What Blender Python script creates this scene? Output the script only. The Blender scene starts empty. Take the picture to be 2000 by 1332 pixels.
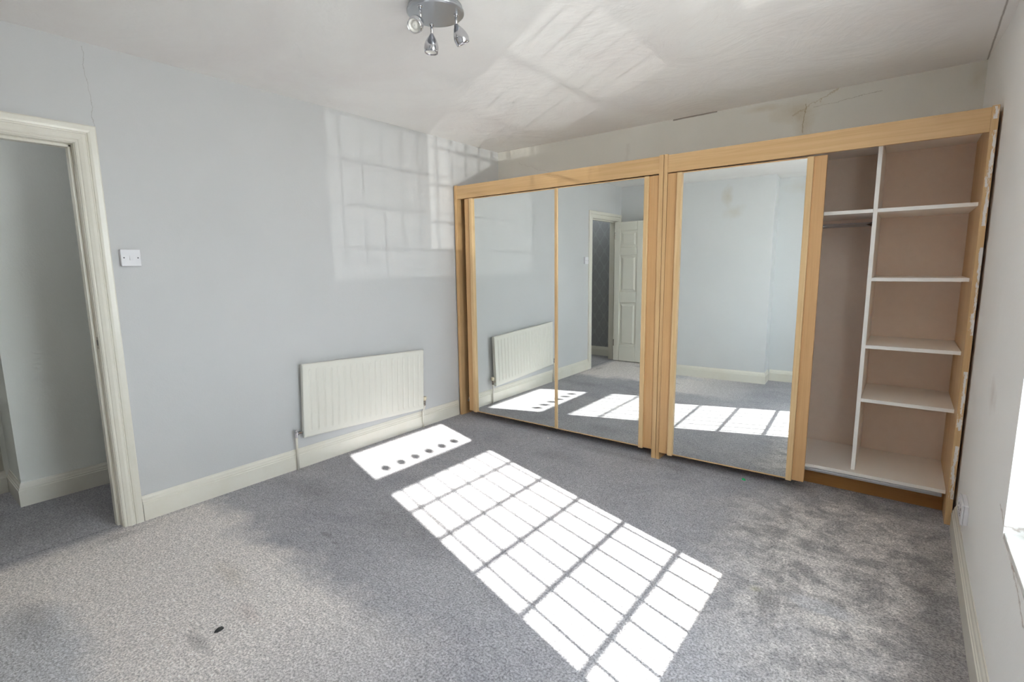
import bpy, bmesh, math, random
from mathutils import Vector, Matrix
random.seed(7)
S = bpy.context.scene
COL = S.collection

# ------------------------------------------------------------------ camera
cam_d = bpy.data.cameras.new('camera'); cam = bpy.data.objects.new('camera', cam_d); COL.objects.link(cam)
S.camera = cam
cam_d.sensor_width = 36.0; cam_d.lens = 989.06 * 36.0 / 2000.0
cam_d.clip_start = 0.02
Rv = Vector((0.79124518, 0.61136471, -0.01281602)); Uv = Vector((-0.0779169, 0.12158545, 0.98951803)); Fv = Vector((-0.60651465, 0.78195279, -0.14383955))
cam.matrix_world = Matrix(((Rv.x, Uv.x, -Fv.x, 3.17994), (Rv.y, Uv.y, -Fv.y, -3.91883), (Rv.z, Uv.z, -Fv.z, 1.33556), (0, 0, 0, 1)))

# ------------------------------------------------------------------ world, sun, exposure
w = bpy.data.worlds.new('sky'); S.world = w; w.use_nodes = True
wn = w.node_tree; wn.nodes.clear()
wo = wn.nodes.new('ShaderNodeOutputWorld'); wb = wn.nodes.new('ShaderNodeBackground')
wb.inputs['Color'].default_value = (0.86, 0.93, 1.0, 1); wb.inputs['Strength'].default_value = 12.0
wn.links.new(wb.outputs[0], wo.inputs[0])
SUN_DIR = Vector((-1.0, 0.315, -0.6785))
sd = bpy.data.lights.new('sun', 'SUN'); sun = bpy.data.objects.new('sun', sd); COL.objects.link(sun)
sd.energy = 24.0; sd.angle = 0.0093; sd.color = (1.0, 0.955, 0.90)
sun.rotation_euler = SUN_DIR.to_track_quat('-Z', 'Y').to_euler(); sun.location = (8, -5, 5)
S.view_settings.view_transform = 'Standard'; S.view_settings.look = 'None'
S.view_settings.exposure = 0.27; S.view_settings.gamma = 1.0; S.view_settings.use_curve_mapping = False
S.cycles.max_bounces = 24; S.cycles.diffuse_bounces = 14; S.cycles.glossy_bounces = 8; S.cycles.transparent_max_bounces = 16

# added point lamps standing in for sunlight reflected up through the window; reflectors unseen
for gx, gy, gz, ge in ((13.6, -6.1, -1.25, 1150), (13.6, -8.7, -1.9, 3000)):
    gd = bpy.data.lights.new('reflected_sun_lamp', 'POINT'); gl_ = bpy.data.objects.new('reflected_sun_lamp', gd); COL.objects.link(gl_)
    gd.energy = ge; gd.shadow_soft_size = 0.035; gd.color = (1.0, 0.97, 0.93); gl_.location = (gx, gy, gz)
# added fill lamp to brighten the hall beyond the doorway; no fitting is seen
hd_ = bpy.data.lights.new('hall_fill_light', 'AREA'); hl_ = bpy.data.objects.new('hall_fill_light', hd_); COL.objects.link(hl_)
hd_.size = 0.5; hd_.energy = 3.0; hd_.color = (0.93, 0.97, 1.0); hl_.location = (-0.5, -3.85, 2.40)
H = 2.42

# ------------------------------------------------------------------ helpers
def mat(name, base=(0.8, 0.8, 0.8), rough=0.6, metal=0.0, spec=0.5, coat=0.0):
    m = bpy.data.materials.new(name); m.use_nodes = True
    b = m.node_tree.nodes['Principled BSDF']
    b.inputs['Base Color'].default_value = (*base, 1); b.inputs['Roughness'].default_value = rough
    b.inputs['Metallic'].default_value = metal; b.inputs['Specular IOR Level'].default_value = spec
    b.inputs['Coat Weight'].default_value = coat
    return m
class N:
    """small node-writing helper"""
    def __init__(s, m):
        s.m = m; s.t = m.node_tree; s.b = s.t.nodes.get('Principled BSDF')
        s.tc = s.t.nodes.new('ShaderNodeTexCoord'); s.co = s.tc.outputs['Object']
        sp = s.t.nodes.new('ShaderNodeSeparateXYZ'); s.t.links.new(s.co, sp.inputs[0]); s.xyz = sp.outputs
    def inp(s, sock, v):
        if isinstance(v, (int, float)): sock.default_value = v
        elif isinstance(v, tuple): sock.default_value = (*v, 1) if len(v) == 3 and sock.type == 'RGBA' else v
        else: s.t.links.new(v, sock)
    def math(s, op, a, b=0.0, c=None, clamp=False):
        n = s.t.nodes.new('ShaderNodeMath'); n.operation = op; n.use_clamp = clamp
        s.inp(n.inputs[0], a); s.inp(n.inputs[1], b)
        if c is not None: s.inp(n.inputs[2], c)
        return n.outputs[0]
    def scale(s, v):
        n = s.t.nodes.new('ShaderNodeMapping'); s.t.links.new(s.co, n.inputs[0]); n.inputs['Scale'].default_value = v
        return n.outputs[0]
    def noise(s, sc=5, det=3, rough=0.5, vec=None, dist=0.0):
        n = s.t.nodes.new('ShaderNodeTexNoise'); n.inputs['Scale'].default_value = sc; n.inputs['Detail'].default_value = det
        n.inputs['Roughness'].default_value = rough; n.inputs['Distortion'].default_value = dist
        s.t.links.new(vec or s.co, n.inputs['Vector']); return n.outputs['Fac']
    def ramp(s, f, stops):
        n = s.t.nodes.new('ShaderNodeValToRGB'); s.t.links.new(f, n.inputs[0]); e = n.color_ramp.elements
        while len(e) < len(stops): e.new(0.5)
        for i, (p, c) in enumerate(stops):
            e[i].position = p; e[i].color = (c, c, c, 1) if isinstance(c, (int, float)) else (*c, 1)
        return n.outputs[0]
    def mix(s, f, a, b, mode='MIX'):
        n = s.t.nodes.new('ShaderNodeMix'); n.data_type = 'RGBA'; n.blend_type = mode
        s.inp(n.inputs[0], f); s.inp(n.inputs[6], a); s.inp(n.inputs[7], b); return n.outputs[2]
    def bump(s, h, st=0.2, d=0.01, prev=None):
        n = s.t.nodes.new('ShaderNodeBump'); n.inputs['Strength'].default_value = st; n.inputs['Distance'].default_value = d
        s.t.links.new(h, n.inputs['Height'])
        if prev: s.t.links.new(prev, n.inputs['Normal'])
        return n.outputs[0]
    def col(s, c): s.inp(s.b.inputs['Base Color'], c)
    def nrm(s, n): s.t.links.new(n, s.b.inputs['Normal'])
    def blob(s, ca, cb, ra, rb, a='X', b='Y', soft=0.6, wob=0.25, wsc=4):
        """soft irregular spot centred at ca, cb with radii ra, rb -> 0..1"""
        d1 = s.math('DIVIDE', s.math('SUBTRACT', s.xyz[a], ca), ra); d2 = s.math('DIVIDE', s.math('SUBTRACT', s.xyz[b], cb), rb)
        r = s.math('SQRT', s.math('ADD', s.math('MULTIPLY', d1, d1), s.math('MULTIPLY', d2, d2)))
        r = s.math('ADD', r, s.math('MULTIPLY', s.math('SUBTRACT', s.noise(wsc, 5, 0.6), 0.5), wob * 4))
        return s.math('DIVIDE', s.math('SUBTRACT', 1.0, r), soft, clamp=True)
    def crack(s, along, across, a0, a1, c0, c1, wid=0.0015, wob=0.05, wsc=6):
        t = s.math('DIVIDE', s.math('SUBTRACT', s.xyz[along], a0), a1 - a0)
        line = s.math('ADD', c0, s.math('MULTIPLY', t, c1 - c0))
        line = s.math('ADD', line, s.math('MULTIPLY', s.math('SUBTRACT', s.noise(wsc, 5, 0.7), 0.5), wob))
        d = s.math('ABSOLUTE', s.math('SUBTRACT', s.xyz[across], line))
        k = s.math('SUBTRACT', 1.0, s.math('DIVIDE', d, wid), clamp=True)
        inside = s.math('MULTIPLY', s.math('GREATER_THAN', t, 0.0), s.math('LESS_THAN', t, 1.0))
        return s.math('MULTIPLY', k, inside)

def obj(name, bm, m, parent=None, smooth=False, bevel=0.0, seg=2):
    me = bpy.data.meshes.new(name); bmesh.ops.recalc_face_normals(bm, faces=bm.faces[:]); bm.to_mesh(me); bm.free()
    if smooth: me.polygons.foreach_set('use_smooth', [True] * len(me.polygons))
    o = bpy.data.objects.new(name, me); COL.objects.link(o)
    if m: me.materials.append(m)
    if parent: o.parent = parent
    if bevel > 0:
        b = o.modifiers.new('bevel', 'BEVEL'); b.width = bevel; b.segments = seg; b.limit_method = 'ANGLE'
    return o
def box(bm, x0, x1, y0, y1, z0, z1):
    vs = [bm.verts.new((x, y, z)) for x in (x0, x1) for y in (y0, y1) for z in (z0, z1)]
    for f in ((0, 1, 3, 2), (4, 6, 7, 5), (0, 4, 5, 1), (2, 3, 7, 6), (0, 2, 6, 4), (1, 5, 7, 3)): bm.faces.new([vs[i] for i in f])
    return vs
def boxes(*bs):
    bm = bmesh.new()
    for b in bs: box(bm, *b)
    return bm
def prism(bm, pts, z0, z1, tf=None):
    """closed polygon pts extruded z0..z1; tf maps (a, b, z) to a 3D point"""
    tf = tf or (lambda a, b, c: (a, b, c))
    lo = [bm.verts.new(tf(a, b, z0)) for a, b in pts]; hi = [bm.verts.new(tf(a, b, z1)) for a, b in pts]
    n = len(pts); bm.faces.new(lo[::-1]); bm.faces.new(hi)
    for i in range(n): bm.faces.new((lo[i], lo[(i + 1) % n], hi[(i + 1) % n], hi[i]))
def lathe(bm, prof, org=(0, 0, 0), axis=(0, 0, 1), seg=32, cap=True):
    q = Vector(axis).normalized().to_track_quat('Z', 'Y'); org = Vector(org); rings = []
    for r, h in prof:
        rings.append([bm.verts.new(org + q @ Vector((r * math.cos(2 * math.pi * k / seg), r * math.sin(2 * math.pi * k / seg), h))) for k in range(seg)])
    for a, b in zip(rings[:-1], rings[1:]):
        for k in range(seg): bm.faces.new((a[k], a[(k + 1) % seg], b[(k + 1) % seg], b[k]))
    if cap: bm.faces.new(rings[0][::-1]); bm.faces.new(rings[-1])
def tube(bm, pts, r, seg=12):
    pts = [Vector(p) for p in pts]; rings = []
    for i, p in enumerate(pts):
        d = (pts[min(i + 1, len(pts) - 1)] - pts[max(i - 1, 0)]).normalized(); q = d.to_track_quat('Z', 'Y')
        rings.append([bm.verts.new(p + q @ Vector((r * math.cos(2 * math.pi * k / seg), r * math.sin(2 * math.pi * k / seg), 0))) for k in range(seg)])
    for a, b in zip(rings[:-1], rings[1:]):
        # align rings
        off = min(range(seg), key=lambda s: (a[0].co - b[s].co).length)
        for k in range(seg): bm.faces.new((a[k], a[(k + 1) % seg], b[(k + 1 + off) % seg], b[(k + off) % seg]))
    bm.faces.new(rings[0][::-1]); bm.faces.new(rings[-1])
def thing(name, label, cat, loc=(0, 0, 0), group=None):
    o = bpy.data.objects.new(name, None); COL.objects.link(o); o.location = loc; o['label'] = label; o['category'] = cat
    o.empty_display_size = 0.05
    if group: o['group'] = group
    return o
def tag(o, label, cat): o['label'] = label; o['category'] = cat; return o
def struct(name, bm, m, parent=None, **k):
    o = obj(name, bm, m, parent, **k)
    if parent is None: o['kind'] = 'structure'
    return o
def shift(bm, loc):
    bmesh.ops.translate(bm, verts=bm.verts[:], vec=-Vector(loc)); return bm

# ------------------------------------------------------------------ materials
def wall_mat(name, base, dark, bs=0.12):
    m = mat(name, base, 0.55, spec=0.35); n = N(m)
    f = n.noise(1.3, 4, 0.55); c = n.mix(n.ramp(f, [(0.35, 0), (0.7, 1)]), base, dark)
    n.col(c)
    h = n.math('ADD', n.noise(9, 4, 0.6), n.math('MULTIPLY', n.noise(120, 2), 0.25))
    n.nrm(n.bump(h, bs, 0.01)); return m, n, c
M = {}
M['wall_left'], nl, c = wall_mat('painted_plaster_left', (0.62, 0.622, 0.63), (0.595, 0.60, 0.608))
ck = nl.crack('Z', 'Y', 2.04, 2.40, -3.107, -3.122, 0.0022, 0.05, 9)
c = nl.mix(nl.math('MULTIPLY', ck, 0.55), c, (0.30, 0.28, 0.26))
sc = nl.blob(-3.02, 0.22, 0.12, 0.10, 'Y', 'Z', 1.6, 0.3, 9)
c = nl.mix(nl.math('MULTIPLY', sc, 0.12), c, (0.50, 0.48, 0.44))
nl.col(c)
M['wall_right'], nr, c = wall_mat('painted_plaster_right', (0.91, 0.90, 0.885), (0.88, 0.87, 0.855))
mk = nr.blob(-1.45, 0.86, 0.11, 0.07, 'Y', 'Z', 1.2, 0.5, 14)
c = nr.mix(nr.math('MULTIPLY', mk, 0.35), c, (0.50, 0.40, 0.36))
ck = nr.crack('Y', 'Z', -2.35, -1.86, 0.49, 0.60, 0.006, 0.05, 14)
c = nr.mix(nr.math('MULTIPLY', ck, 0.7), c, (0.36, 0.27, 0.22)); nr.col(c)
# wardrobe wall: bare-ish plaster with water stains and cracks
M['wall_back'], nb, c = wall_mat('stained_plaster_back', (0.78, 0.755, 0.70), (0.72, 0.695, 0.64), 0.2)
ck = nb.crack('Z', 'X', 2.18, 2.36, 2.567, 2.575, 0.0045, 0.05, 10)
c = nb.mix(nb.math('MULTIPLY', ck, 0.8), c, (0.33, 0.24, 0.12))
ck = nb.crack('X', 'Z', 2.50, 2.76, 2.30, 2.415, 0.006, 0.12, 9)
c = nb.mix(nb.math('MULTIPLY', ck, 0.55), c, (0.42, 0.31, 0.17))
ck = nb.crack('X', 'Z', 2.62, 2.98, 2.33, 2.36, 0.0025, 0.05, 14)
c = nb.mix(nb.math('MULTIPLY', ck, 0.6), c, (0.34, 0.28, 0.22))
ck = nb.crack('X', 'Z', 0.25, 0.72, 2.29, 2.12, 0.002, 0.10, 14)
c = nb.mix(nb.math('MULTIPLY', ck, 0.5), c, (0.40, 0.35, 0.30))
ck = nb.crack('Z', 'X', 2.06, 2.30, 1.32, 1.34, 0.02, 0.08, 6)
c = nb.mix(nb.math('MULTIPLY', ck, 0.15), c, (0.40, 0.35, 0.30))
for cx, cz, ra, rb, k in ((2.52, 2.33, 0.17, 0.09, 0.40), (2.57, 2.24, 0.07, 0.14, 0.35), (2.30, 2.38, 0.15, 0.03, 0.35), (3.40, 2.33, 0.05, 0.10, 0.3)):
    c = nb.mix(nb.math('MULTIPLY', nb.blob(cx, cz, ra, rb, 'X', 'Z', 1.0, 0.35, 9), k), c, (0.47, 0.36, 0.20))
ck = nb.crack('X', 'Z', 1.70, 2.02, 2.414, 2.418, 0.008, 0.008, 20)
c = nb.mix(nb.math('MULTIPLY', ck, 0.9), c, (0.13, 0.09, 0.07)); nb.col(c)
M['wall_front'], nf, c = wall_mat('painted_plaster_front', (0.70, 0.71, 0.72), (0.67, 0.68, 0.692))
for cx, cz, ra, rb, k in ((1.62, 2.22, 0.08, 0.14, 0.4), (1.70, 2.03, 0.14, 0.10, 0.25), (2.45, 2.3, 0.3, 0.1, 0.2)):
    c = nf.mix(nf.math('MULTIPLY', nf.blob(cx, cz, ra, rb, 'X', 'Z', 0.9, 0.4, 8), k), c, (0.50, 0.42, 0.28))
nf.col(c)
M['hall'], nh, c = wall_mat('hall_plaster', (0.84, 0.85, 0.81), (0.80, 0.81, 0.77), 0.25)
# ceiling: rough skim with trowel marks
m = mat('ceiling_skim', (0.78, 0.76, 0.745), 0.7, spec=0.2); n = N(m); M['ceiling'] = m
c = n.mix(n.ramp(n.noise(1.1, 5, 0.6, dist=0.6), [(0.4, 0), (0.62, 1)]), (0.88, 0.865, 0.85), (0.84, 0.81, 0.80))
c = n.mix(n.math('MULTIPLY', n.ramp(n.noise(3.0, 6, 0.7, dist=1.0), [(0.62, 0), (0.7, 1)]), 0.5), c, (0.81, 0.80, 0.79))
c = n.mix(n.math('MULTIPLY', n.blob(0.45, -0.35, 0.7, 0.30, 'X', 'Y', 1.2, 0.4, 5), 0.12), c, (0.45, 0.40, 0.34))  # soft shade above the left wardrobe, painted into the ceiling colour
ck = n.crack('Y', 'X', -0.85, 0.0, 3.425, 3.437, 0.006, 0.008, 12)
c = n.mix(n.math('MULTIPLY', ck, 0.8), c, (0.2, 0.16, 0.13))
ck = n.crack('X', 'Y', 0.0, 0.5, -0.012, -0.004, 0.006, 0.012, 18)
c = n.mix(n.math('MULTIPLY', ck, 0.7), c, (0.3, 0.25, 0.2))
n.col(c); n.nrm(n.bump(n.math('ADD', n.noise(2.2, 5, 0.6, dist=1.2), n.math('MULTIPLY', n.noise(14, 3, dist=0.8), 0.18)), 0.35, 0.03))
# carpet
m = mat('grey_carpet', (0.3, 0.3, 0.3), 0.95, spec=0.1); n = N(m); M['carpet'] = m
big = n.ramp(n.noise(1.5, 6, 0.62, dist=0.5), [(0.38, 0), (0.62, 1)])
mid = n.ramp(n.noise(5.0, 7, 0.72, dist=0.6), [(0.42, 0), (0.60, 1)])
fine = n.ramp(n.noise(120, 3, 0.7), [(0.34, 0), (0.66, 1)])
c = n.mix(big, (0.350, 0.343, 0.375), (0.445, 0.435, 0.460))
c = n.mix(n.math('MULTIPLY', mid, 0.40), c, (0.47, 0.465, 0.49))
# paler, warmer carpet trodden in from the doorway
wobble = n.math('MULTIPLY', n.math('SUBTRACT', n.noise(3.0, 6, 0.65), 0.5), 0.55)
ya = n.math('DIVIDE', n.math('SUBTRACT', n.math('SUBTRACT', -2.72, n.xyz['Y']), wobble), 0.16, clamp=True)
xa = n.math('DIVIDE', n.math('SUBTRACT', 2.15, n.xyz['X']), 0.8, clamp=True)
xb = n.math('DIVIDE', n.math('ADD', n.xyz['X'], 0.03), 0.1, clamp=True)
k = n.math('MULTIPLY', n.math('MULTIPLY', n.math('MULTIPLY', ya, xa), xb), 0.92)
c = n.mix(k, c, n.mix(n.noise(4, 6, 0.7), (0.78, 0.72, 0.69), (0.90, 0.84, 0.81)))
c = n.mix(n.math('MULTIPLY', n.blob(0.9, -3.72, 0.6, 0.22, soft=0.5, wob=0.3, wsc=4), 0.8), c, (0.58, 0.585, 0.62))
# worn and soiled carpet under the window and before the open wardrobe
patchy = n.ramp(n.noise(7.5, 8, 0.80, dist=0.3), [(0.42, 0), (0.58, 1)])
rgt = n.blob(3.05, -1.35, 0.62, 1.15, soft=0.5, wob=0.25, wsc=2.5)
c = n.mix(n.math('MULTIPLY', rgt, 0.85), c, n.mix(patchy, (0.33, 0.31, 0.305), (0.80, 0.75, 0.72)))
c = n.mix(n.math('MULTIPLY', n.blob(3.0, -1.75, 0.14, 0.06, soft=0.4, wob=0.2, wsc=6), 0.6), c, (0.52, 0.52, 0.55))
for bx, by, ra, rb, k in ((1.25, -2.25, 0.45, 0.30, 0.40), (3.36, -1.5, 0.10, 1.0, 0.6), (1.78, -0.72, 0.9, 0.07, 0.5), (3.0, -0.62, 0.6, 0.12, 0.5), (0.35, -2.35, 0.35, 0.14, 0.35), (-0.5, -3.4, 0.6, 0.6, 0.45), (1.24, -3.31, 0.10, 0.03, 0.5), (0.95, -2.60, 0.06, 0.02, 0.6), (1.05, -2.62, 0.04, 0.015, 0.6), (1.3, -1.0, 0.3, 0.1, 0.3), (0.6, -3.65, 0.3, 0.08, 0.35), (0.1, -3.25, 0.05, 0.3, 0.3), (1.0, -2.28, 0.10, 0.03, 0.35)):
    c = n.mix(n.math('MULTIPLY', n.blob(bx, by, ra, rb, soft=0.9, wob=0.40, wsc=5), k), c, (0.20, 0.19, 0.195))  # darker blotches and strips, some along the wardrobes, right wall and hall floor
c = n.mix(n.math('MULTIPLY', n.blob(0.9, -3.05, 0.16, 0.07, soft=0.9, wob=0.5, wsc=7), 0.35), c, (0.46, 0.38, 0.29))
c = n.mix(n.math('MULTIPLY', n.blob(1.25, -3.12, 0.14, 0.04, soft=0.9, wob=0.5, wsc=7), 0.3), c, (0.50, 0.38, 0.35))
c = n.mix(n.math('MULTIPLY', n.blob(2.78, -1.78, 0.03, 0.03, soft=0.9, wob=0.3, wsc=9), 0.5), c, (0.50, 0.46, 0.30))
tone = n.mix(fine, (0.50, 0.49, 0.50), (1.42, 1.42, 1.42))
mot = n.mix(n.ramp(n.noise(34, 4, 0.7), [(0.3, 0), (0.7, 1)]), (0.80, 0.80, 0.80), (1.18, 1.18, 1.18))
n.col(n.mix(1.0, n.mix(1.0, c, tone, 'MULTIPLY'), mot, 'MULTIPLY'))
n.nrm(n.bump(n.noise(120, 3, 0.7), 0.9, 0.008, n.bump(n.noise(34, 4, 0.7), 0.5, 0.01)))
n.b.inputs['Sheen Weight'].default_value = 0.15
# wood
def wood(name, horizontal=False, base=(0.72, 0.48, 0.25), dk=(0.60, 0.37, 0.17)):
    m = mat(name, base, 0.38, spec=0.4); n = N(m)
    v = n.scale((1.2, 14, 40) if horizontal else (40, 14, 1.2))
    f = n.ramp(n.noise(1.0, 6, 0.65, v, 0.35), [(0.3, 0), (0.72, 1)])
    v2 = n.scale((4, 60, 260) if horizontal else (260, 60, 4))
    g = n.ramp(n.noise(1.0, 2, 0.5, v2), [(0.5, 0), (0.75, 1)])
    n.col(n.mix(n.math('MULTIPLY', g, 0.25), n.mix(f, base, dk), (0.42, 0.22, 0.08))); return m
M['wood_v'] = wood('beech_laminate_upright'); M['wood_h'] = wood('beech_laminate_lengthwise', True)
M['wood_d'] = wood('beech_laminate_warm', False, (0.66, 0.40, 0.19), (0.58, 0.34, 0.15))
M['wood_lip'] = wood('beech_edging', False, (0.76, 0.54, 0.30), (0.66, 0.44, 0.22))
M['plinth'] = wood('dark_beech_plinth', True, (0.46, 0.22, 0.07), (0.38, 0.17, 0.05))
# side panel with filler smears on its front edge
m = M['wood_smear'] = wood('beech_laminate_with_filler', False, (0.72, 0.49, 0.26), (0.60, 0.37, 0.17)); n = N(m)
old = n.b.inputs['Base Color'].links[0].from_socket
zz = n.scale((60, 60, 9)); f = n.noise(1.0, 5, 0.75, zz)
rng = n.math('GREATER_THAN', n.xyz['X'], 1.551)
front = n.math('LESS_THAN', n.xyz['Y'], -0.303)
# smears are strongest in four stretches down the edge
st = None
for a, b_ in ((1.98, 2.035), (1.50, 1.93), (0.98, 1.40), (0.50, 0.80), (0.14, 0.42)):
    k = n.math('MULTIPLY', n.math('GREATER_THAN', n.xyz['Z'], a), n.math('LESS_THAN', n.xyz['Z'], b_)); st = k if st is None else n.math('ADD', st, k)
thr = n.math('SUBTRACT', 0.60, n.math('MULTIPLY', st, 0.20))
f = n.math('SUBTRACT', f, n.math('MULTIPLY', n.math('ABSOLUTE', n.math('SUBTRACT', n.xyz['X'], n.math('ADD', 1.5585, n.math('MULTIPLY', n.math('SUBTRACT', n.noise(5, 2), 0.5), 0.02)))), 16.0))
sm = n.math('MULTIPLY', n.math('DIVIDE', n.math('SUBTRACT', f, thr), 0.03, clamp=True), front)
n.col(n.mix(sm, old, (0.82, 0.78, 0.75)))
m = M['melamine'] = mat('white_melamine', (0.88, 0.84, 0.79), 0.45); n = N(m)
sp = n.ramp(n.noise(60, 3, 0.6), [(0.70, 0), (0.74, 1)]); n.col(n.mix(n.math('MULTIPLY', sp, 0.25), (0.88, 0.84, 0.79), (0.45, 0.38, 0.32)))
M['melamine_edge'] = mat('white_melamine_edge', (0.92, 0.90, 0.87), 0.4)
m = M['backboard'] = mat('beige_hardboard', (0.52, 0.385, 0.29), 0.6); n = N(m)
n.col(n.mix(n.noise(25, 4, 0.6), (0.76, 0.63, 0.53), (0.82, 0.70, 0.60)))
M['mirror'] = mat('silver_mirror', (0.90, 0.93, 0.92), 0.0, metal=1.0)
M['chrome'] = mat('chrome', (0.62, 0.62, 0.65), 0.12, metal=1.0)
M['satin'] = mat('satin_steel', (0.50, 0.52, 0.55), 0.30, metal=1.0)
M['alu'] = mat('aluminium_track', (0.60, 0.61, 0.64), 0.35, metal=1.0)
m = M['gloss'] = mat('cream_gloss_paint', (0.80, 0.775, 0.70), 0.25, spec=0.5); n = N(m)
n.nrm(n.bump(n.noise(30, 4, 0.6), 0.06, 0.006)); n.col(n.mix(n.ramp(n.noise(5, 5, 0.7), [(0.4, 0), (0.75, 1)]), (0.80, 0.775, 0.70), (0.765, 0.73, 0.64)))
M['gloss_white'] = mat('white_gloss_paint', (0.80, 0.80, 0.78), 0.22)
m = M['radiator'] = mat('cream_radiator_enamel', (0.76, 0.745, 0.68), 0.30); n = N(m)
M['plastic'] = mat('white_plastic', (0.76, 0.75, 0.78), 0.3)
M['plastic_cream'] = mat('cream_plastic', (0.70, 0.62, 0.46), 0.35)
M['dark'] = mat('dark_screw_hole', (0.04, 0.04, 0.05), 0.5)
M['brass'] = mat('tarnished_nickel', (0.42, 0.38, 0.34), 0.25, metal=1.0)
M['lead'] = mat('lead_came', (0.12, 0.12, 0.13), 0.5, metal=0.6)
M['upvc'] = mat('white_upvc', (0.86, 0.87, 0.88), 0.3)
M['bulb'] = mat('frosted_lamp_glass', (0.82, 0.80, 0.76), 0.15)
M['green'] = mat('green_plastic', (0.02, 0.42, 0.14), 0.4)
M['leafm'] = mat('dark_dry_leaf', (0.035, 0.035, 0.037), 0.7)
M['pale_bit'] = mat('pale_fluff', (0.75, 0.72, 0.68), 0.9)
M['motif'] = mat('dark_stained_glass', (0.10, 0.05, 0.06), 0.2)
m = bpy.data.materials.new('clear_glass'); m.use_nodes = True; t = m.node_tree; t.nodes.clear()
o_ = t.nodes.new('ShaderNodeOutputMaterial'); mx = t.nodes.new('ShaderNodeMixShader'); tr = t.nodes.new('ShaderNodeBsdfTransparent'); gl = t.nodes.new('ShaderNodeBsdfGlossy')
tr.inputs[0].default_value = (0.96, 0.98, 0.97, 1); gl.inputs['Roughness'].default_value = 0.0; mx.inputs[0].default_value = 0.06
t.links.new(tr.outputs[0], mx.inputs[1]); t.links.new(gl.outputs[0], mx.inputs[2]); t.links.new(mx.outputs[0], o_.inputs[0]); M['glass'] = m
# damask paper in the hall
m = M['damask'] = mat('dark_damask_wallpaper', (0.10, 0.105, 0.11), 0.5); n = N(m)
u = n.math('MULTIPLY', n.xyz['X'], 2 * math.pi / 0.15); vv = n.math('MULTIPLY', n.xyz['Z'], 2 * math.pi / 0.24)
w1 = n.math('ABSOLUTE', n.math('ADD', n.math('COSINE', u), n.math('COSINE', vv)))
ln = n.math('LESS_THAN', w1, 0.22)
w2 = n.math('ABSOLUTE', n.math('SUBTRACT', n.math('ADD', n.math('COSINE', n.math('MULTIPLY', u, 2.0)), n.math('COSINE', n.math('MULTIPLY', vv, 2.0))), 0.9))
ln = n.math('MAXIMUM', ln, n.math('MULTIPLY', n.math('LESS_THAN', w2, 0.16), 0.6))
n.col(n.mix(n.math('MULTIPLY', ln, 0.28), n.mix(n.noise(8, 4), (0.26, 0.265, 0.275), (0.32, 0.325, 0.335)), (0.44, 0.46, 0.48)))
m = M['paving'] = mat('pale_paving', (0.55, 0.52, 0.48), 0.9)

# ------------------------------------------------------------------ shell
AY, BY, LY = -4.16, -3.868, -4.06        # right alcove, chimney breast, left alcove
XW = 3.460
bm = boxes((-0.045, 3.54, -4.3, 0.1, -0.12, 0.0)); struct('floor', bm, M['carpet'])
bm = boxes((-1.4, -0.052, -4.3, 0.1, -0.12, 0.0)); o = struct('floor.001', bm, M['carpet'])
bm = boxes((-0.052, -0.045, -3.95, -3.20, -0.12, -0.004)); struct('trim_1', bm, M['lead'])
bm = boxes((-1.4, 3.6, -4.45, 0.12, H, H + 0.12)); struct('ceiling', bm, M['ceiling'])
DY0, DY1, DZ = -3.95, -3.20, 1.945       # doorway clear opening
bm = boxes((-0.11, 0.0, DY1 + 0.03, 0.0, 0.0, H), (-0.11, 0.0, DY0 - 0.03, DY1 + 0.03, DZ + 0.03, H), (-0.11, 0.0, -4.3, DY0 - 0.03, 0.0, H))
struct('wall_left', bm, M['wall_left'])
struct('wall_back', boxes((-1.35, 3.58, 0.0, 0.12, 0.0, H)), M['wall_back'])
bm = boxes((0.0, 0.95, LY - 0.12, LY, 0, H)); prism(bm, [(0.95, LY - 0.12), (2.13, LY - 0.12), (2.13, BY), (0.95, BY)], 0, H)
prism(bm, [(2.13, AY - 0.12), (3.58, AY - 0.12), (3.58, AY), (2.13, AY)], 0, H)
struct('wall_front', bm, M['wall_front'])
# right wall, slightly bowed behind the wardrobe, with the window opening
WY0, WY1, WZ0, WZ1 = -3.02, -1.962, 0.557, 2.398
bm = bmesh.new()
poly = [(3.440, 0.0), (3.462, -0.4), (3.470, -0.62), (3.466, -0.85), (3.460, -1.3), (XW, -1.7), (XW, WY1)]
prism(bm, poly + [(3.54, WY1), (3.54, 0.0)], 0, H)
box(bm, XW, 3.54, WY0, WY1, 0, WZ0 - 0.022); box(bm, XW, 3.54, WY0, WY1, WZ1, H); box(bm, XW, 3.54, AY, WY0, 0, H)
struct('wall_right', bm, M['wall_right'])
# hall beyond the doorway
struct('wall_hall', boxes((-1.3, -0.78, -3.465, -0.8, 0, H)), M['hall'])
struct('wall_hall_far', boxes((-1.3, -1.13, -4.165, -3.46, 0, H), (-0.79, -0.11, -0.9, -0.8, 0, H)), M['hall'])
struct('wall_hall_end', boxes((-1.3, -0.11, -4.28, -4.16, 0, H)), M['damask'])

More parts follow.
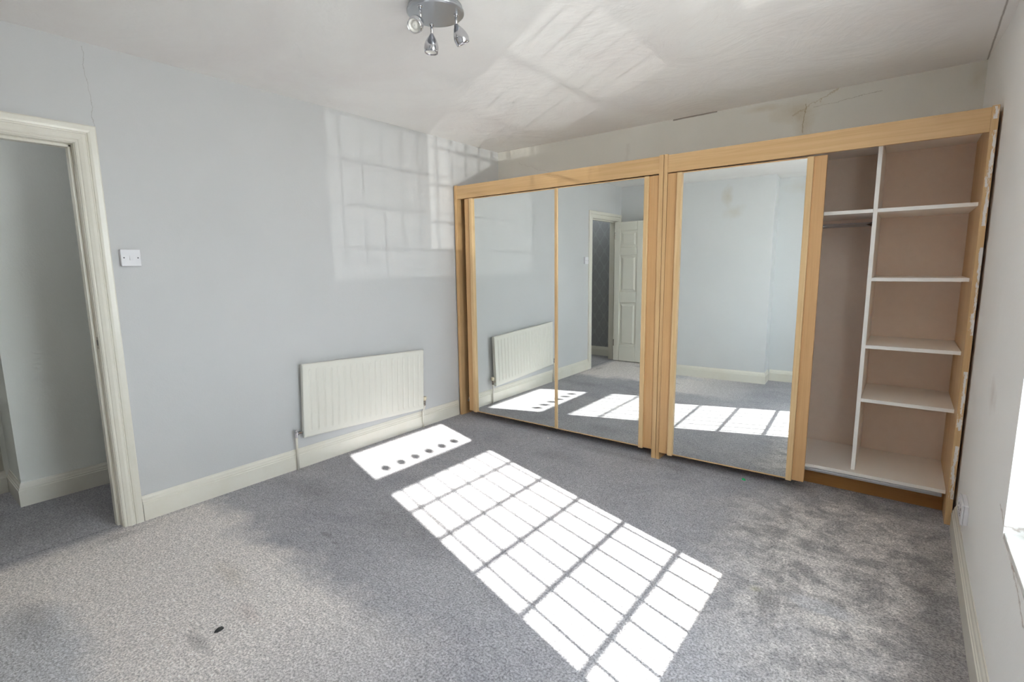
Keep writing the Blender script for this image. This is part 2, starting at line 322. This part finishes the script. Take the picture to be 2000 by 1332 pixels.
SK = [(0, 0), (0.018, 0), (0.018, 0.094), (0.0145, 0.098), (0.0145, 0.106), (0.011, 0.110), (0.009, 0.122), (0.005, 0.130), (0.0035, 0.137), (0, 0.137)]
def skirting(name, p, q, out, m=None, ends=((0, 0), (0, 0))):
    """profile swept on the floor from p to q, 'out' = unit direction into the room; ends shift the mitre"""
    bm = bmesh.new(); p = Vector((*p, 0)); q = Vector((*q, 0)); o = Vector((*out, 0)); d = (q - p).normalized()
    A = [bm.verts.new(p + o * a + Vector((0, 0, z)) + d * a * ends[0][0]) for a, z in SK]
    B = [bm.verts.new(q + o * a + Vector((0, 0, z)) + d * a * ends[1][0]) for a, z in SK]
    bm.faces.new(A); bm.faces.new(B[::-1]); k = len(SK)
    for i in range(k): bm.faces.new((A[i], A[(i + 1) % k], B[(i + 1) % k], B[i]))
    return struct(name, bm, m or M['gloss'])
skirting('baseboard_left', (0, -0.645), (0, -3.106), (1, 0))
skirting('baseboard_right', (3.4675, -0.70), (XW, -1.7), (-1, 0))
skirting('baseboard_right.001', (XW, -1.7), (XW, AY + 0.02), (-1, 0))
skirting('baseboard_front', (0.95, BY), (2.13, BY), (0, 1), ends=((-1, 0), (1, 0)))
skirting('baseboard_front.001', (2.13, BY), (2.13, AY + 0.02), (1, 0), ends=((-1, 0), (0, 0)))
skirting('baseboard_front.002', (2.15, AY), (3.43, AY), (0, 1))
skirting('baseboard_front.003', (0.0, LY), (0.95, LY), (0, 1))
skirting('baseboard_hall', (-0.78, -0.9), (-0.78, -3.465), (1, 0), ends=((0, 0), (1, 0)))
skirting('baseboard_hall.001', (-0.78, -3.465), (-1.128, -3.465), (0, -1), ends=((-1, 0), (0, 0)))
skirting('baseboard_hall.002', (-1.13, -3.484), (-1.13, -4.14), (1, 0))
skirting('baseboard_hall.003', (-1.10, -4.16), (-0.12, -4.16), (0, 1))

# hall cupboard door seen at the far left of the opening
bm = boxes((-1.1295, -1.115, -4.12, -3.49, 0.142, 1.95)); d2 = struct('door_2', bm, mat('beige_paint_shaded', (0.50, 0.48, 0.41), 0.4), bevel=0.003)  # beige of the door slab darkened to imitate shade in the hall recess
for z0, z1 in ((0.20, 0.95), (1.08, 1.85)):
    for y0, y1 in ((-4.06, -3.84), (-3.77, -3.55)):
        bm = bmesh.new()
        prism(bm, [(y0, z0), (y1, z0), (y1, z1), (y0, z1)], -1.115, -1.113, lambda a, b, c: (c, a, b))
        box(bm, -1.114, -1.108, y0, y1, z0, z0 + 0.012); box(bm, -1.114, -1.108, y0, y1, z1 - 0.012, z1)
        box(bm, -1.114, -1.108, y0, y0 + 0.012, z0, z1); box(bm, -1.114, -1.108, y1 - 0.012, y1, z0, z1)
        obj('door_panel', bm, M['gloss'], d2, bevel=0.002)

# door lining, stops, architraves
LX0, LX1 = -0.112, 0.002
bm = boxes((LX0, LX1, DY1, DY1 + 0.028, 0, DZ + 0.028), (LX0, LX1, DY0 - 0.028, DY0, 0, DZ + 0.028), (LX0, LX1, DY0, DY1, DZ, DZ + 0.028),
           (-0.085, -0.040, DY1 - 0.013, DY1 + 0.001, 0, DZ), (-0.085, -0.040, DY0 - 0.001, DY0 + 0.013, 0, DZ), (-0.085, -0.040, DY0, DY1, DZ - 0.013, DZ + 0.001))
lining = struct('trim_2', bm, M['gloss'], bevel=0.002)
obj('strike_plate', boxes((-0.034, -0.008, DY1 - 0.0012, DY1 + 0.001, 0.955, 1.015)), M['brass'], lining)
obj('strike_hole', boxes((-0.028, -0.014, DY1 - 0.0016, DY1, 0.972, 1.000)), M['dark'], lining)
CP = [(0.004, 0.0), (0.004, 0.010), (0.010, 0.013), (0.016, 0.011), (0.020, 0.015), (0.034, 0.020), (0.046, 0.018), (0.050, 0.012), (0.054, 0.013), (0.056, 0.019), (0.066, 0.021), (0.086, 0.021), (0.091, 0.017), (0.091, 0.0)]
def architrave(name, x, sgn):
    bm = bmesh.new(); rows = []
    for o, dpt in CP:
        X = x + sgn * dpt
        rows.append([bm.verts.new(v) for v in ((X, DY1 + o, 0), (X, DY1 + o, DZ + o), (X, DY0 - o, DZ + o), (X, DY0 - o, 0))])
    for a, b in zip(rows, rows[1:] + rows[:1]):
        for k in range(3): bm.faces.new((a[k], a[k + 1], b[k + 1], b[k]))
    bm.faces.new([r[0] for r in rows]); bm.faces.new([r[3] for r in rows][::-1])
    return struct(name, bm, M['gloss'])
architrave('trim_3', 0.0, 1); architrave('trim_4', -0.11, -1)

# bedroom door, opened flat toward the chimney-breast wall
dm = mat('cream_door_paint', (0.80, 0.785, 0.71), 0.35)
LYd = -3.885; LT = 0.035; X0, X1 = 0.004, 0.749
door = struct('door_1', boxes((X0, X1, LYd + 0.012, LYd + LT - 0.013, 0.012, 1.93)), dm)
def leaf_piece(name, x0, x1, z0, z1): return obj(name, boxes((x0, x1, LYd, LYd + LT, z0, z1)), dm, door, bevel=0.007)
for a, b in ((X0, X0 + 0.085), (X1 - 0.085, X1), (0.334, 0.419)): leaf_piece('stile', a, b, 0.012, 1.93)
rails = ((0.012, 0.23), (0.83, 0.98), (1.48, 1.59), (1.81, 1.93))
for z0, z1 in rails:
    leaf_piece('rail', X0 + 0.085, 0.334, z0, z1); leaf_piece('rail', 0.419, X1 - 0.085, z0, z1)
for z0, z1 in ((0.23, 0.83), (0.98, 1.48), (1.59, 1.81)):
    for a, b in ((X0 + 0.085, 0.334), (0.419, X1 - 0.085)):
        bm = bmesh.new(); g = 0.022
        lo = [bm.verts.new(v) for v in ((a + g, LYd + LT - 0.013, z0 + g), (b - g, LYd + LT - 0.013, z0 + g), (b - g, LYd + LT - 0.013, z1 - g), (a + g, LYd + LT - 0.013, z1 - g))]
        g += 0.022
        hi = [bm.verts.new(v) for v in ((a + g, LYd + LT - 0.002, z0 + g), (b - g, LYd + LT - 0.002, z0 + g), (b - g, LYd + LT - 0.002, z1 - g), (a + g, LYd + LT - 0.002, z1 - g))]
        bm.faces.new(hi)
        for i in range(4): bm.faces.new((lo[i], lo[(i + 1) % 4], hi[(i + 1) % 4], hi[i]))
        obj('raised_panel', bm, dm, door)
bm = boxes((X1 - 0.075, X1 - 0.035, LYd + LT, LYd + LT + 0.008, 0.90, 1.07)); h_ = obj('handle_plate', bm, M['chrome'], door, bevel=0.003)
bm = bmesh.new(); tube(bm, [(X1 - 0.055, LYd + LT + 0.008, 1.02), (X1 - 0.055, LYd + LT + 0.045, 1.02), (X1 - 0.075, LYd + LT + 0.052, 1.02), (X1 - 0.16, LYd + LT + 0.052, 1.02)], 0.008)
obj('handle_lever', bm, M['chrome'], h_, smooth=True)
for z in (0.22, 1.70):
    bm = bmesh.new(); lathe(bm, [(0.006, 0), (0.006, 0.09)], (0.014, LYd + LT + 0.004, z), seg=12); obj('hinge', bm, M['brass'], door)

# ------------------------------------------------------------------ window
GX = 3.57; fx0, fx1 = 3.542, 3.60
gy0, gy1 = -2.968, -2.038; g1, g2, g3, g4 = 0.600, 1.866, 2.008, 2.378
bm = boxes((fx0, fx1, gy1, gy1 + 0.11, 0.5, H), (fx0, fx1, gy0 - 0.09, gy0, 0.5, H), (fx0, fx1, gy0, gy1, 0.5, g1), (fx0, fx1, gy0, gy1, g2, g3), (fx0, fx1, gy0, gy1, g4, H))
win = struct('window_1', bm, M['upvc'])
bm = boxes((GX - 0.002, GX + 0.002, gy0, gy1, g1, g2)); p1 = obj('pane', bm, M['glass'], win)
bm = boxes((GX - 0.002, GX + 0.002, gy0, gy1, g3, g4)); p2 = obj('pane', bm, M['glass'], win)
for k in range(7):
    y = -2.091 - 0.132 * k; obj('lead_came', boxes((GX - 0.005, GX + 0.005, y - 0.006, y + 0.006, g1, g2)), M['lead'], p1)
for k in range(5):
    z = (3.57 - 2.432) * 0.6785 + 0.2245 * k; obj('lead_came', boxes((GX - 0.005, GX + 0.005, gy0, gy1, z - 0.0085, z + 0.0085)), M['lead'], p1)
for k in range(6):
    y = -2.172 - 0.132 * k; z = 2.092; bm = bmesh.new()
    lathe(bm, [(0.001, 0), (0.036, 0.0), (0.036, 0.008), (0.001, 0.008)], (GX - 0.004, y, z), (1, 0, 0), 16)
    o = obj('motif', bm, M['motif'], p2)
struct('trim_5', boxes((XW + 0.001, 3.5415, WY0 + 0.001, WY1 - 0.001, WZ0 - 0.0215, WZ0)), M['gloss_white'], bevel=0.004)   # sill board

# ground outside (the room is upstairs)
struct('ground', boxes((3.7, 60, -40, 40, -3.0, -2.8)), M['paving'])

# ------------------------------------------------------------------ wardrobes
FY = -0.636
def part(name, b, m, parent, L, bevel=0.0015):
    bm = boxes(*( [b] if not isinstance(b[0], tuple) else b)); shift(bm, L); return obj(name, bm, m, parent, bevel=bevel)
def sliding_door(root, L, x0, x1, y, z0, z1, left, right, rot=None):
    """left/right: 'wide' = broad finger-pull stile plus lip, 'lip' = thin edging only. y = mirror face"""
    bm = boxes((x0 + 0.004, x1 - 0.004, y + 0.004, y + 0.018, z0 + 0.006, z1 - 0.006)); shift(bm, L)
    d = obj('sliding_door', bm, M['wood_d'], root)
    a, b = x0, x1
    for side, kind in (('l', left), ('r', right)):
        if kind == 'wide':
            wd, lp = 0.062, 0.032
            if side == 'l':
                part('stile', (x0, x0 + wd, y - 0.004, y + 0.02, z0, z1), M['wood_d'], d, L)
                part('stile_lip', ((x0 + wd, x0 + wd + lp, y - 0.020, y + 0.016, z0 - 0.004, z1)), M['wood_lip'], d, L, 0.004); a = x0 + wd + lp
            else:
                part('stile', (x1 - wd, x1, y - 0.004, y + 0.02, z0, z1), M['wood_d'], d, L)
                part('stile_lip', (x1 - wd - lp, x1 - wd, y - 0.020, y + 0.016, z0 - 0.004, z1), M['wood_lip'], d, L, 0.004); b = x1 - wd - lp
        else:
            if side == 'l': part('edge_trim', (x0, x0 + 0.012, y - 0.008, y + 0.018, z0, z1), M['wood_lip'], d, L); a = x0 + 0.012
            else: part('edge_trim', (x1 - 0.012, x1, y - 0.008, y + 0.018, z0, z1), M['wood_lip'], d, L); b = x1 - 0.012
    part('bottom_trim', (a, b, y - 0.003, y + 0.018, z0, z0 + 0.006), M['wood_h'], d, L, 0)
    part('top_trim', (a, b, y - 0.003, y + 0.018, z1 - 0.006, z1), M['wood_h'], d, L, 0)
    part('mirror', (a, b, y, y + 0.0035, z0 + 0.006, z1 - 0.006), M['mirror'], d, L, 0)
    if rot:
        c = Vector(((x0 + x1) / 2, y, 1.0)) - Vector(L)
        d.matrix_local = Matrix.Translation(c) @ Matrix.Rotation(rot[0], 4, 'Z') @ Matrix.Rotation(rot[1], 4, 'X') @ Matrix.Translation(-c)
    return d

def carcass(root, L, x0, x1, sl, sr, mr):
    """side panels (widths sl, sr), fascia, top, back, base, plinth"""
    P = lambda nm, b, m, bev=0.0015: part(nm, b, m, root, L, bev)
    P('side_panel', (x0, x0 + sl, FY, -0.012, 0.0, 2.040), M['wood_v'])
    P('side_panel', (x1 - sr, x1, FY, -0.012, 0.0, 2.040), mr)
    a, b = x0 + sl, x1 - sr
    P('fascia', (a, b, FY + 0.003, FY + 0.021, 1.925, 2.034), M['wood_h'])
    P('top_panel', (a, b, -0.50, -0.020, 1.985, 2.003), M['melamine'])
    P('top_track', (a, b, -0.598, -0.50, 1.985, 2.003), M['melamine'])
    P('back_panel', (a, b, -0.028, -0.022, 0.12, 1.985), M['backboard'], 0)
    bp = P('base_panel', (a, b, -0.545, -0.029, 0.128, 0.148), M['melamine'])
    P('bottom_track', (a, b - 0.015, -0.560, -0.48, 0.112, 0.127), M['alu'])
    P('plinth', (a, b, -0.455, -0.437, 0.0, 0.111), M['plinth'])
    return a, b

L = (0.95, -0.32, 0.0)
wl = thing('wardrobe', 'beech effect wardrobe with two closed mirrored sliding doors, standing beside the radiator wall', 'wardrobe', L)
carcass(wl, L, 0.018, 1.887, 0.028, 0.030, M['wood_v'])
sliding_door(wl, L, 0.135, 1.060, -0.626, 0.058, 1.918, 'wide', 'lip', rot=(0.010, 0.0))
sliding_door(wl, L, 1.0625, 1.853, -0.624, 0.058, 1.918, 'lip', 'wide', rot=(0.008, 0.0))

L = (1.89, -0.32, 0.0)
wr = thing('wardrobe', 'beech effect wardrobe standing open on bare white shelves, one mirrored door, filler-smeared edge', 'wardrobe', L)
a, b = carcass(wr, L, 1.8905, 3.457, 0.024, 0.026, M['wood_smear'])
sliding_door(wr, L, 1.918, 2.792, -0.628, 0.058, 1.918, 'wide', 'wide', rot=(0.031, -0.012))
part('divider', (3.010, 3.029, -0.500, -0.029, 0.1485, 1.984), M['melamine'], wr, L)
part('divider_edging', (3.010, 3.029, -0.5015, -0.5003, 0.1485, 1.984), M['melamine_edge'], wr, L, 0)
for z in (1.604, 1.235, 0.862, 0.556):
    s = part('shelf', (3.0295, b - 0.0005, -0.500, -0.029, z, z + 0.019), M['melamine'], wr, L)
    part('shelf_edging', (3.0295, b - 0.0005, -0.5015, -0.5003, z, z + 0.019), M['melamine_edge'], s, L, 0)
s = part('shelf', (a + 0.0005, 3.0095, -0.500, -0.029, 1.604, 1.623), M['melamine'], wr, L)
part('shelf_edging', (a + 0.0005, 3.0095, -0.5015, -0.5003, 1.604, 1.623), M['melamine_edge'], s, L, 0)
bm = bmesh.new(); tube(bm, [(a + 0.001, -0.30, 1.555), (3.009, -0.30, 1.555)], 0.0125, 20); shift(bm, L)
rl = obj('hanging_rail', bm, M['chrome'], wr, smooth=True)
for x in (a + 0.001, 3.005):
    bm = bmesh.new(); lathe(bm, [(0.019, 0), (0.019, 0.004)], (x, -0.30, 1.555), (1, 0, 0), 20); shift(bm, L); obj('rail_socket', bm, M['chrome'], rl)

# ------------------------------------------------------------------ radiator
RY0, RY1, RXf = -2.178, -1.105, 0.062
RC = Vector((0.0, (RY0 + RY1) / 2, 0.444)); RW, RH = 1.073, 0.500
rad = thing('radiator', 'cream single panel radiator with vertical flutes, fixed slightly crooked under bare left wall', 'radiator', (0, RC.y, 0))
bm = bmesh.new(); nx, nz = 380, 60; G = []
ngr = 19; pitch = (RW - 0.104) / (ngr - 1)
for j in range(nz + 1):
    row = []
    for i in range(nx + 1):
        y = -RW / 2 + RW * i / nx; z = -RH / 2 + RH * j / nz
        k = round((y + RW / 2 - 0.052) / pitch); k = max(0, min(ngr - 1, k)); yc = -RW / 2 + 0.052 + k * pitch
        half = RH / 2 - 0.048
        dz = max(0.0, abs(z) - half); r = math.hypot(y - yc, dz) / 0.0115
        dep = 0.0068 * (math.cos(min(1.0, r) * math.pi) * 0.5 + 0.5)
        e = min(y + RW / 2, RW / 2 - y, z + RH / 2, RH / 2 - z)
        dep += 0.004 * max(0.0, 1 - e / 0.004) ** 2
        row.append(bm.verts.new((RXf - dep, y, z)))
    G.append(row)
for j in range(nz):
    for i in range(nx): bm.faces.new((G[j][i], G[j][i + 1], G[j + 1][i + 1], G[j + 1][i]))
# folded edge back from the face
edge = [G[0][i] for i in range(nx + 1)] + [G[j][nx] for j in range(1, nz + 1)] + [G[nz][i] for i in range(nx - 1, -1, -1)] + [G[j][0] for j in range(nz - 1, 0, -1)]
back = [bm.verts.new((RXf - 0.016, v.co.y, v.co.z)) for v in edge]; q = len(edge)
for i in range(q): bm.faces.new((edge[i], edge[(i + 1) % q], back[(i + 1) % q], back[i]))
bm.faces.new(back)
tilt = Matrix.Rotation(-0.0447, 4, 'X')
def rp(name, bm, m, parent=rad, **k):
    bmesh.ops.transform(bm, matrix=Matrix.Translation((0, 0, RC.z)) @ tilt, verts=bm.verts[:]); return obj(name, bm, m, parent, **k)
front = rp('front_panel', bm, M['radiator'], smooth=True)
rp('rear_panel', boxes((RXf - 0.034, RXf - 0.0165, -RW / 2 + 0.003, RW / 2 - 0.003, -RH / 2 + 0.004, RH / 2 - 0.004)), M['radiator'], bevel=0.002)
for y in (-RW / 2 + 0.15, RW / 2 - 0.15):
    rp('bracket', boxes((0.0005, RXf - 0.034, y - 0.015, y + 0.015, -0.17, 0.19)), M['radiator'])
# flow and return valves
yl = -RW / 2 - 0.045; zl = -RH / 2 + 0.035
bm = bmesh.new(); lathe(bm, [(0.010, 0), (0.010, 0.012), (0.014, 0.013), (0.014, 0.026), (0.009, 0.027), (0.009, 0.050)], (0.040, yl, zl), (0, 1, 0), 18)
lathe(bm, [(0.011, -0.026), (0.011, -0.010), (0.013, -0.009), (0.013, 0.012), (0.009, 0.014), (0.009, 0.024), (0.006, 0.026)], (0.040, yl, zl), (0, 0, 1), 18)
v1 = rp('lockshield_valve', bm, M['chrome'], smooth=False)
yr = RW / 2 + 0.028; zr = -RH / 2 + 0.045
bm = bmesh.new(); lathe(bm, [(0.009, 0), (0.009, 0.03)], (0.040, yr - 0.03, zr), (0, 1, 0), 16)
lathe(bm, [(0.010, -0.022), (0.010, 0.018), (0.006, 0.02)], (0.040, yr, zr), (0, 0, 1), 16)
v2 = rp('wheelhead_valve', bm, M['brass'])
bm = bmesh.new(); lathe(bm, [(0.011, 0.019), (0.016, 0.030), (0.0165, 0.050), (0.013, 0.053)], (0.040, yr, zr), (0, 0, 1), 16)
rp('valve_cap', bm, M['plastic_cream'], v2)
Lr = (0, RC.y, 0)
def W2(y, z):   # tilted radiator frame -> local yz
    v = Matrix.Translation((0, 0, RC.z)) @ tilt @ Vector((0, y, z)); return v.y, v.z
y_, z_ = W2(yl, zl)
bm = bmesh.new(); tube(bm, [(0.040, y_, z_ - 0.02), (0.038, y_, z_ - 0.09), (0.034, y_ + 0.002, 0.14), (0.030, y_ + 0.002, 0.0)], 0.0078); obj('supply_pipe', bm, M['gloss'], rad, smooth=True)
y_, z_ = W2(yr, zr)
bm = bmesh.new(); tube(bm, [(0.040, y_, z_ - 0.02), (0.040, y_ - 0.002, z_ - 0.04), (0.034, y_ - 0.016, z_ - 0.075), (0.030, y_ - 0.014, z_ - 0.13), (0.030, y_ - 0.010, 0.0)], 0.0075); obj('supply_pipe', bm, M['gloss'], rad, smooth=True)

# ------------------------------------------------------------------ ceiling spotlight
cc = Vector((1.530, -2.286, H))
lamp = thing('ceiling_spotlight', 'round brushed steel ceiling light with three adjustable chrome spot heads', 'ceiling light', tuple(cc))
bm = bmesh.new(); lathe(bm, [(0.112, 0.0), (0.112, -0.012), (0.119, -0.020), (0.119, -0.027), (0.112, -0.032), (0.001, -0.032)], seg=56)
obj('ceiling_plate', bm, M['satin'], lamp, smooth=False, bevel=0.001)
Rh = Vector((0.7913, 0.6114, 0)); Fh = Vector((-0.6129, 0.7902, 0))
def spot(off_r, off_f, drop, hd, ln, name='spot_head'):
    """off in plate plane; hd = direction the lamp shines"""
    p0 = Rh * off_r + Fh * off_f + Vector((0, 0, -0.032)); p1 = p0 + Vector((0, 0, -drop))
    bm = bmesh.new(); tube(bm, [p0 + Vector((0, 0, 0.002)), p1], 0.0055, 14); lathe(bm, [(0.010, 0), (0.010, -0.004)], p0, seg=16)
    arm = obj('spot_arm', bm, M['chrome'], lamp, smooth=True)
    hd = Vector(hd).normalized(); bm = bmesh.new()
    prof = [(0.007, -0.006), (0.011, 0.002), (0.016, 0.009), (0.0225, 0.020), (0.028, 0.032), (0.0312, 0.044), (0.0318, 0.053), (0.0300, 0.063), (0.0285, 0.072), (0.0270, 0.072), (0.0265, 0.062)]
    lathe(bm, prof, p1, hd, 32, cap=False)
    head = obj('spot_head', bm, M['chrome'], arm, smooth=True)
    bm = bmesh.new(); lathe(bm, [(0.0264, 0.062), (0.0264, 0.067), (0.023, 0.068), (0.022, 0.063), (0.014, 0.057), (0.0135, 0.062), (0.006, 0.065), (0.001, 0.065)], p1, hd, 28, cap=False)
    obj('bulb', bm, M['bulb'], arm, smooth=True)
toC = (cam.matrix_world.translation - cc)
spot(-0.052, -0.078, 0.055, tuple(toC.normalized() * 1.0 - Rh * 0.42 + Vector((0, 0, -0.30))), 1)
spot(-0.030, 0.080, 0.045, (-0.06, -0.04, -1.0), 1)
spot(0.086, -0.002, 0.044, tuple(Rh * 0.42 + Fh * 0.35 + Vector((0, 0, -1.0))), 1)

# ------------------------------------------------------------------ switch and socket
sw = thing('light_switch', 'square white plastic light switch beside the doorway architrave', 'light switch', (0, -3.03, 1.409))
bm = boxes((0.0, 0.016, -0.042, 0.042, -0.042, 0.042)); obj('back_box', bm, M['plastic'], sw, bevel=0.003)
bm = boxes((0.0163, 0.024, -0.043, 0.043, -0.043, 0.043)); obj('face_plate', bm, M['plastic'], sw, bevel=0.003)
bm = bmesh.new(); prism(bm, [(0.0242, -0.012), (0.0285, -0.012), (0.0255, 0.012), (0.0242, 0.012)], -0.006, 0.008, lambda a, b, c: (a, c, b)); obj('rocker', bm, M['plastic'], sw)
for y in (-0.030, 0.030):
    bm = bmesh.new(); lathe(bm, [(0.0032, 0), (0.0032, 0.0008)], (0.0241, y, 0), (1, 0, 0), 12); obj('screw', bm, M['dark'], sw)
so = thing('wall_socket', 'surface mounted white double plug socket low on the right wall by the wardrobe', 'socket', (3.4615, -1.13, 0.285))
bm = boxes((-0.016, 0.0, -0.073, 0.073, -0.043, 0.043)); obj('back_box', bm, M['plastic'], so, bevel=0.003)
bm = boxes((-0.024, -0.0163, -0.0745, 0.0745, -0.0445, 0.0445)); obj('face_plate', bm, M['plastic'], so, bevel=0.003)
for y in (-0.036, 0.036):
    bm = boxes((-0.0248, -0.0239, y - 0.003, y + 0.003, 0.006, 0.016), (-0.0248, -0.0239, y - 0.014, y - 0.008, -0.014, -0.009), (-0.0248, -0.0239, y + 0.008, y + 0.014, -0.014, -0.009)); obj('pin_holes', bm, M['dark'], so)
    obj('rocker', boxes((-0.028, -0.0242, y - 0.005, y + 0.005, 0.022, 0.036)), M['plastic'], so, bevel=0.001)

# ------------------------------------------------------------------ litter on the carpet
def scrap(name, x, y, r, hh, m, label, cat, seed, n_=9, el=1.4):
    rr = random.Random(seed); bm = bmesh.new(); top = []; bot = []
    for k in range(n_):
        a = 2 * math.pi * k / n_; q = r * rr.uniform(0.6, 1.1)
        top.append(bm.verts.new((q * math.cos(a) * el, q * math.sin(a), hh * rr.uniform(0.6, 1.3)))); bot.append(bm.verts.new((q * math.cos(a) * el, q * math.sin(a), 0.0)))
    c = bm.verts.new((0, 0, hh * 1.4))
    for k in range(n_):
        bm.faces.new((top[k], top[(k + 1) % n_], c)); bm.faces.new((bot[k], bot[(k + 1) % n_], top[(k + 1) % n_], top[k]))
    bm.faces.new(bot[::-1]); o = obj(name, bm, m); o.location = (x, y, 0.0005); o.rotation_euler = (0, 0, rr.uniform(0, 3)); return tag(o, label, cat)
scrap('leaf_scrap', 1.236, -3.234, 0.014, 0.003, M['leafm'], 'dark dry leaf scrap lying on the pale carpet toward the front left', 'debris', 3)
scrap('plastic_scrap', 2.473, -0.660, 0.011, 0.007, M['green'], 'tiny bright green plastic scrap on the carpet before the open wardrobe', 'debris', 5, 7, 1.1)
scrap('fluff', 1.045, -0.72, 0.008, 0.004, M['pale_bit'], 'tiny pale bit of fluff on the carpet before the two mirrored doors', 'debris', 9, 6, 1.5)
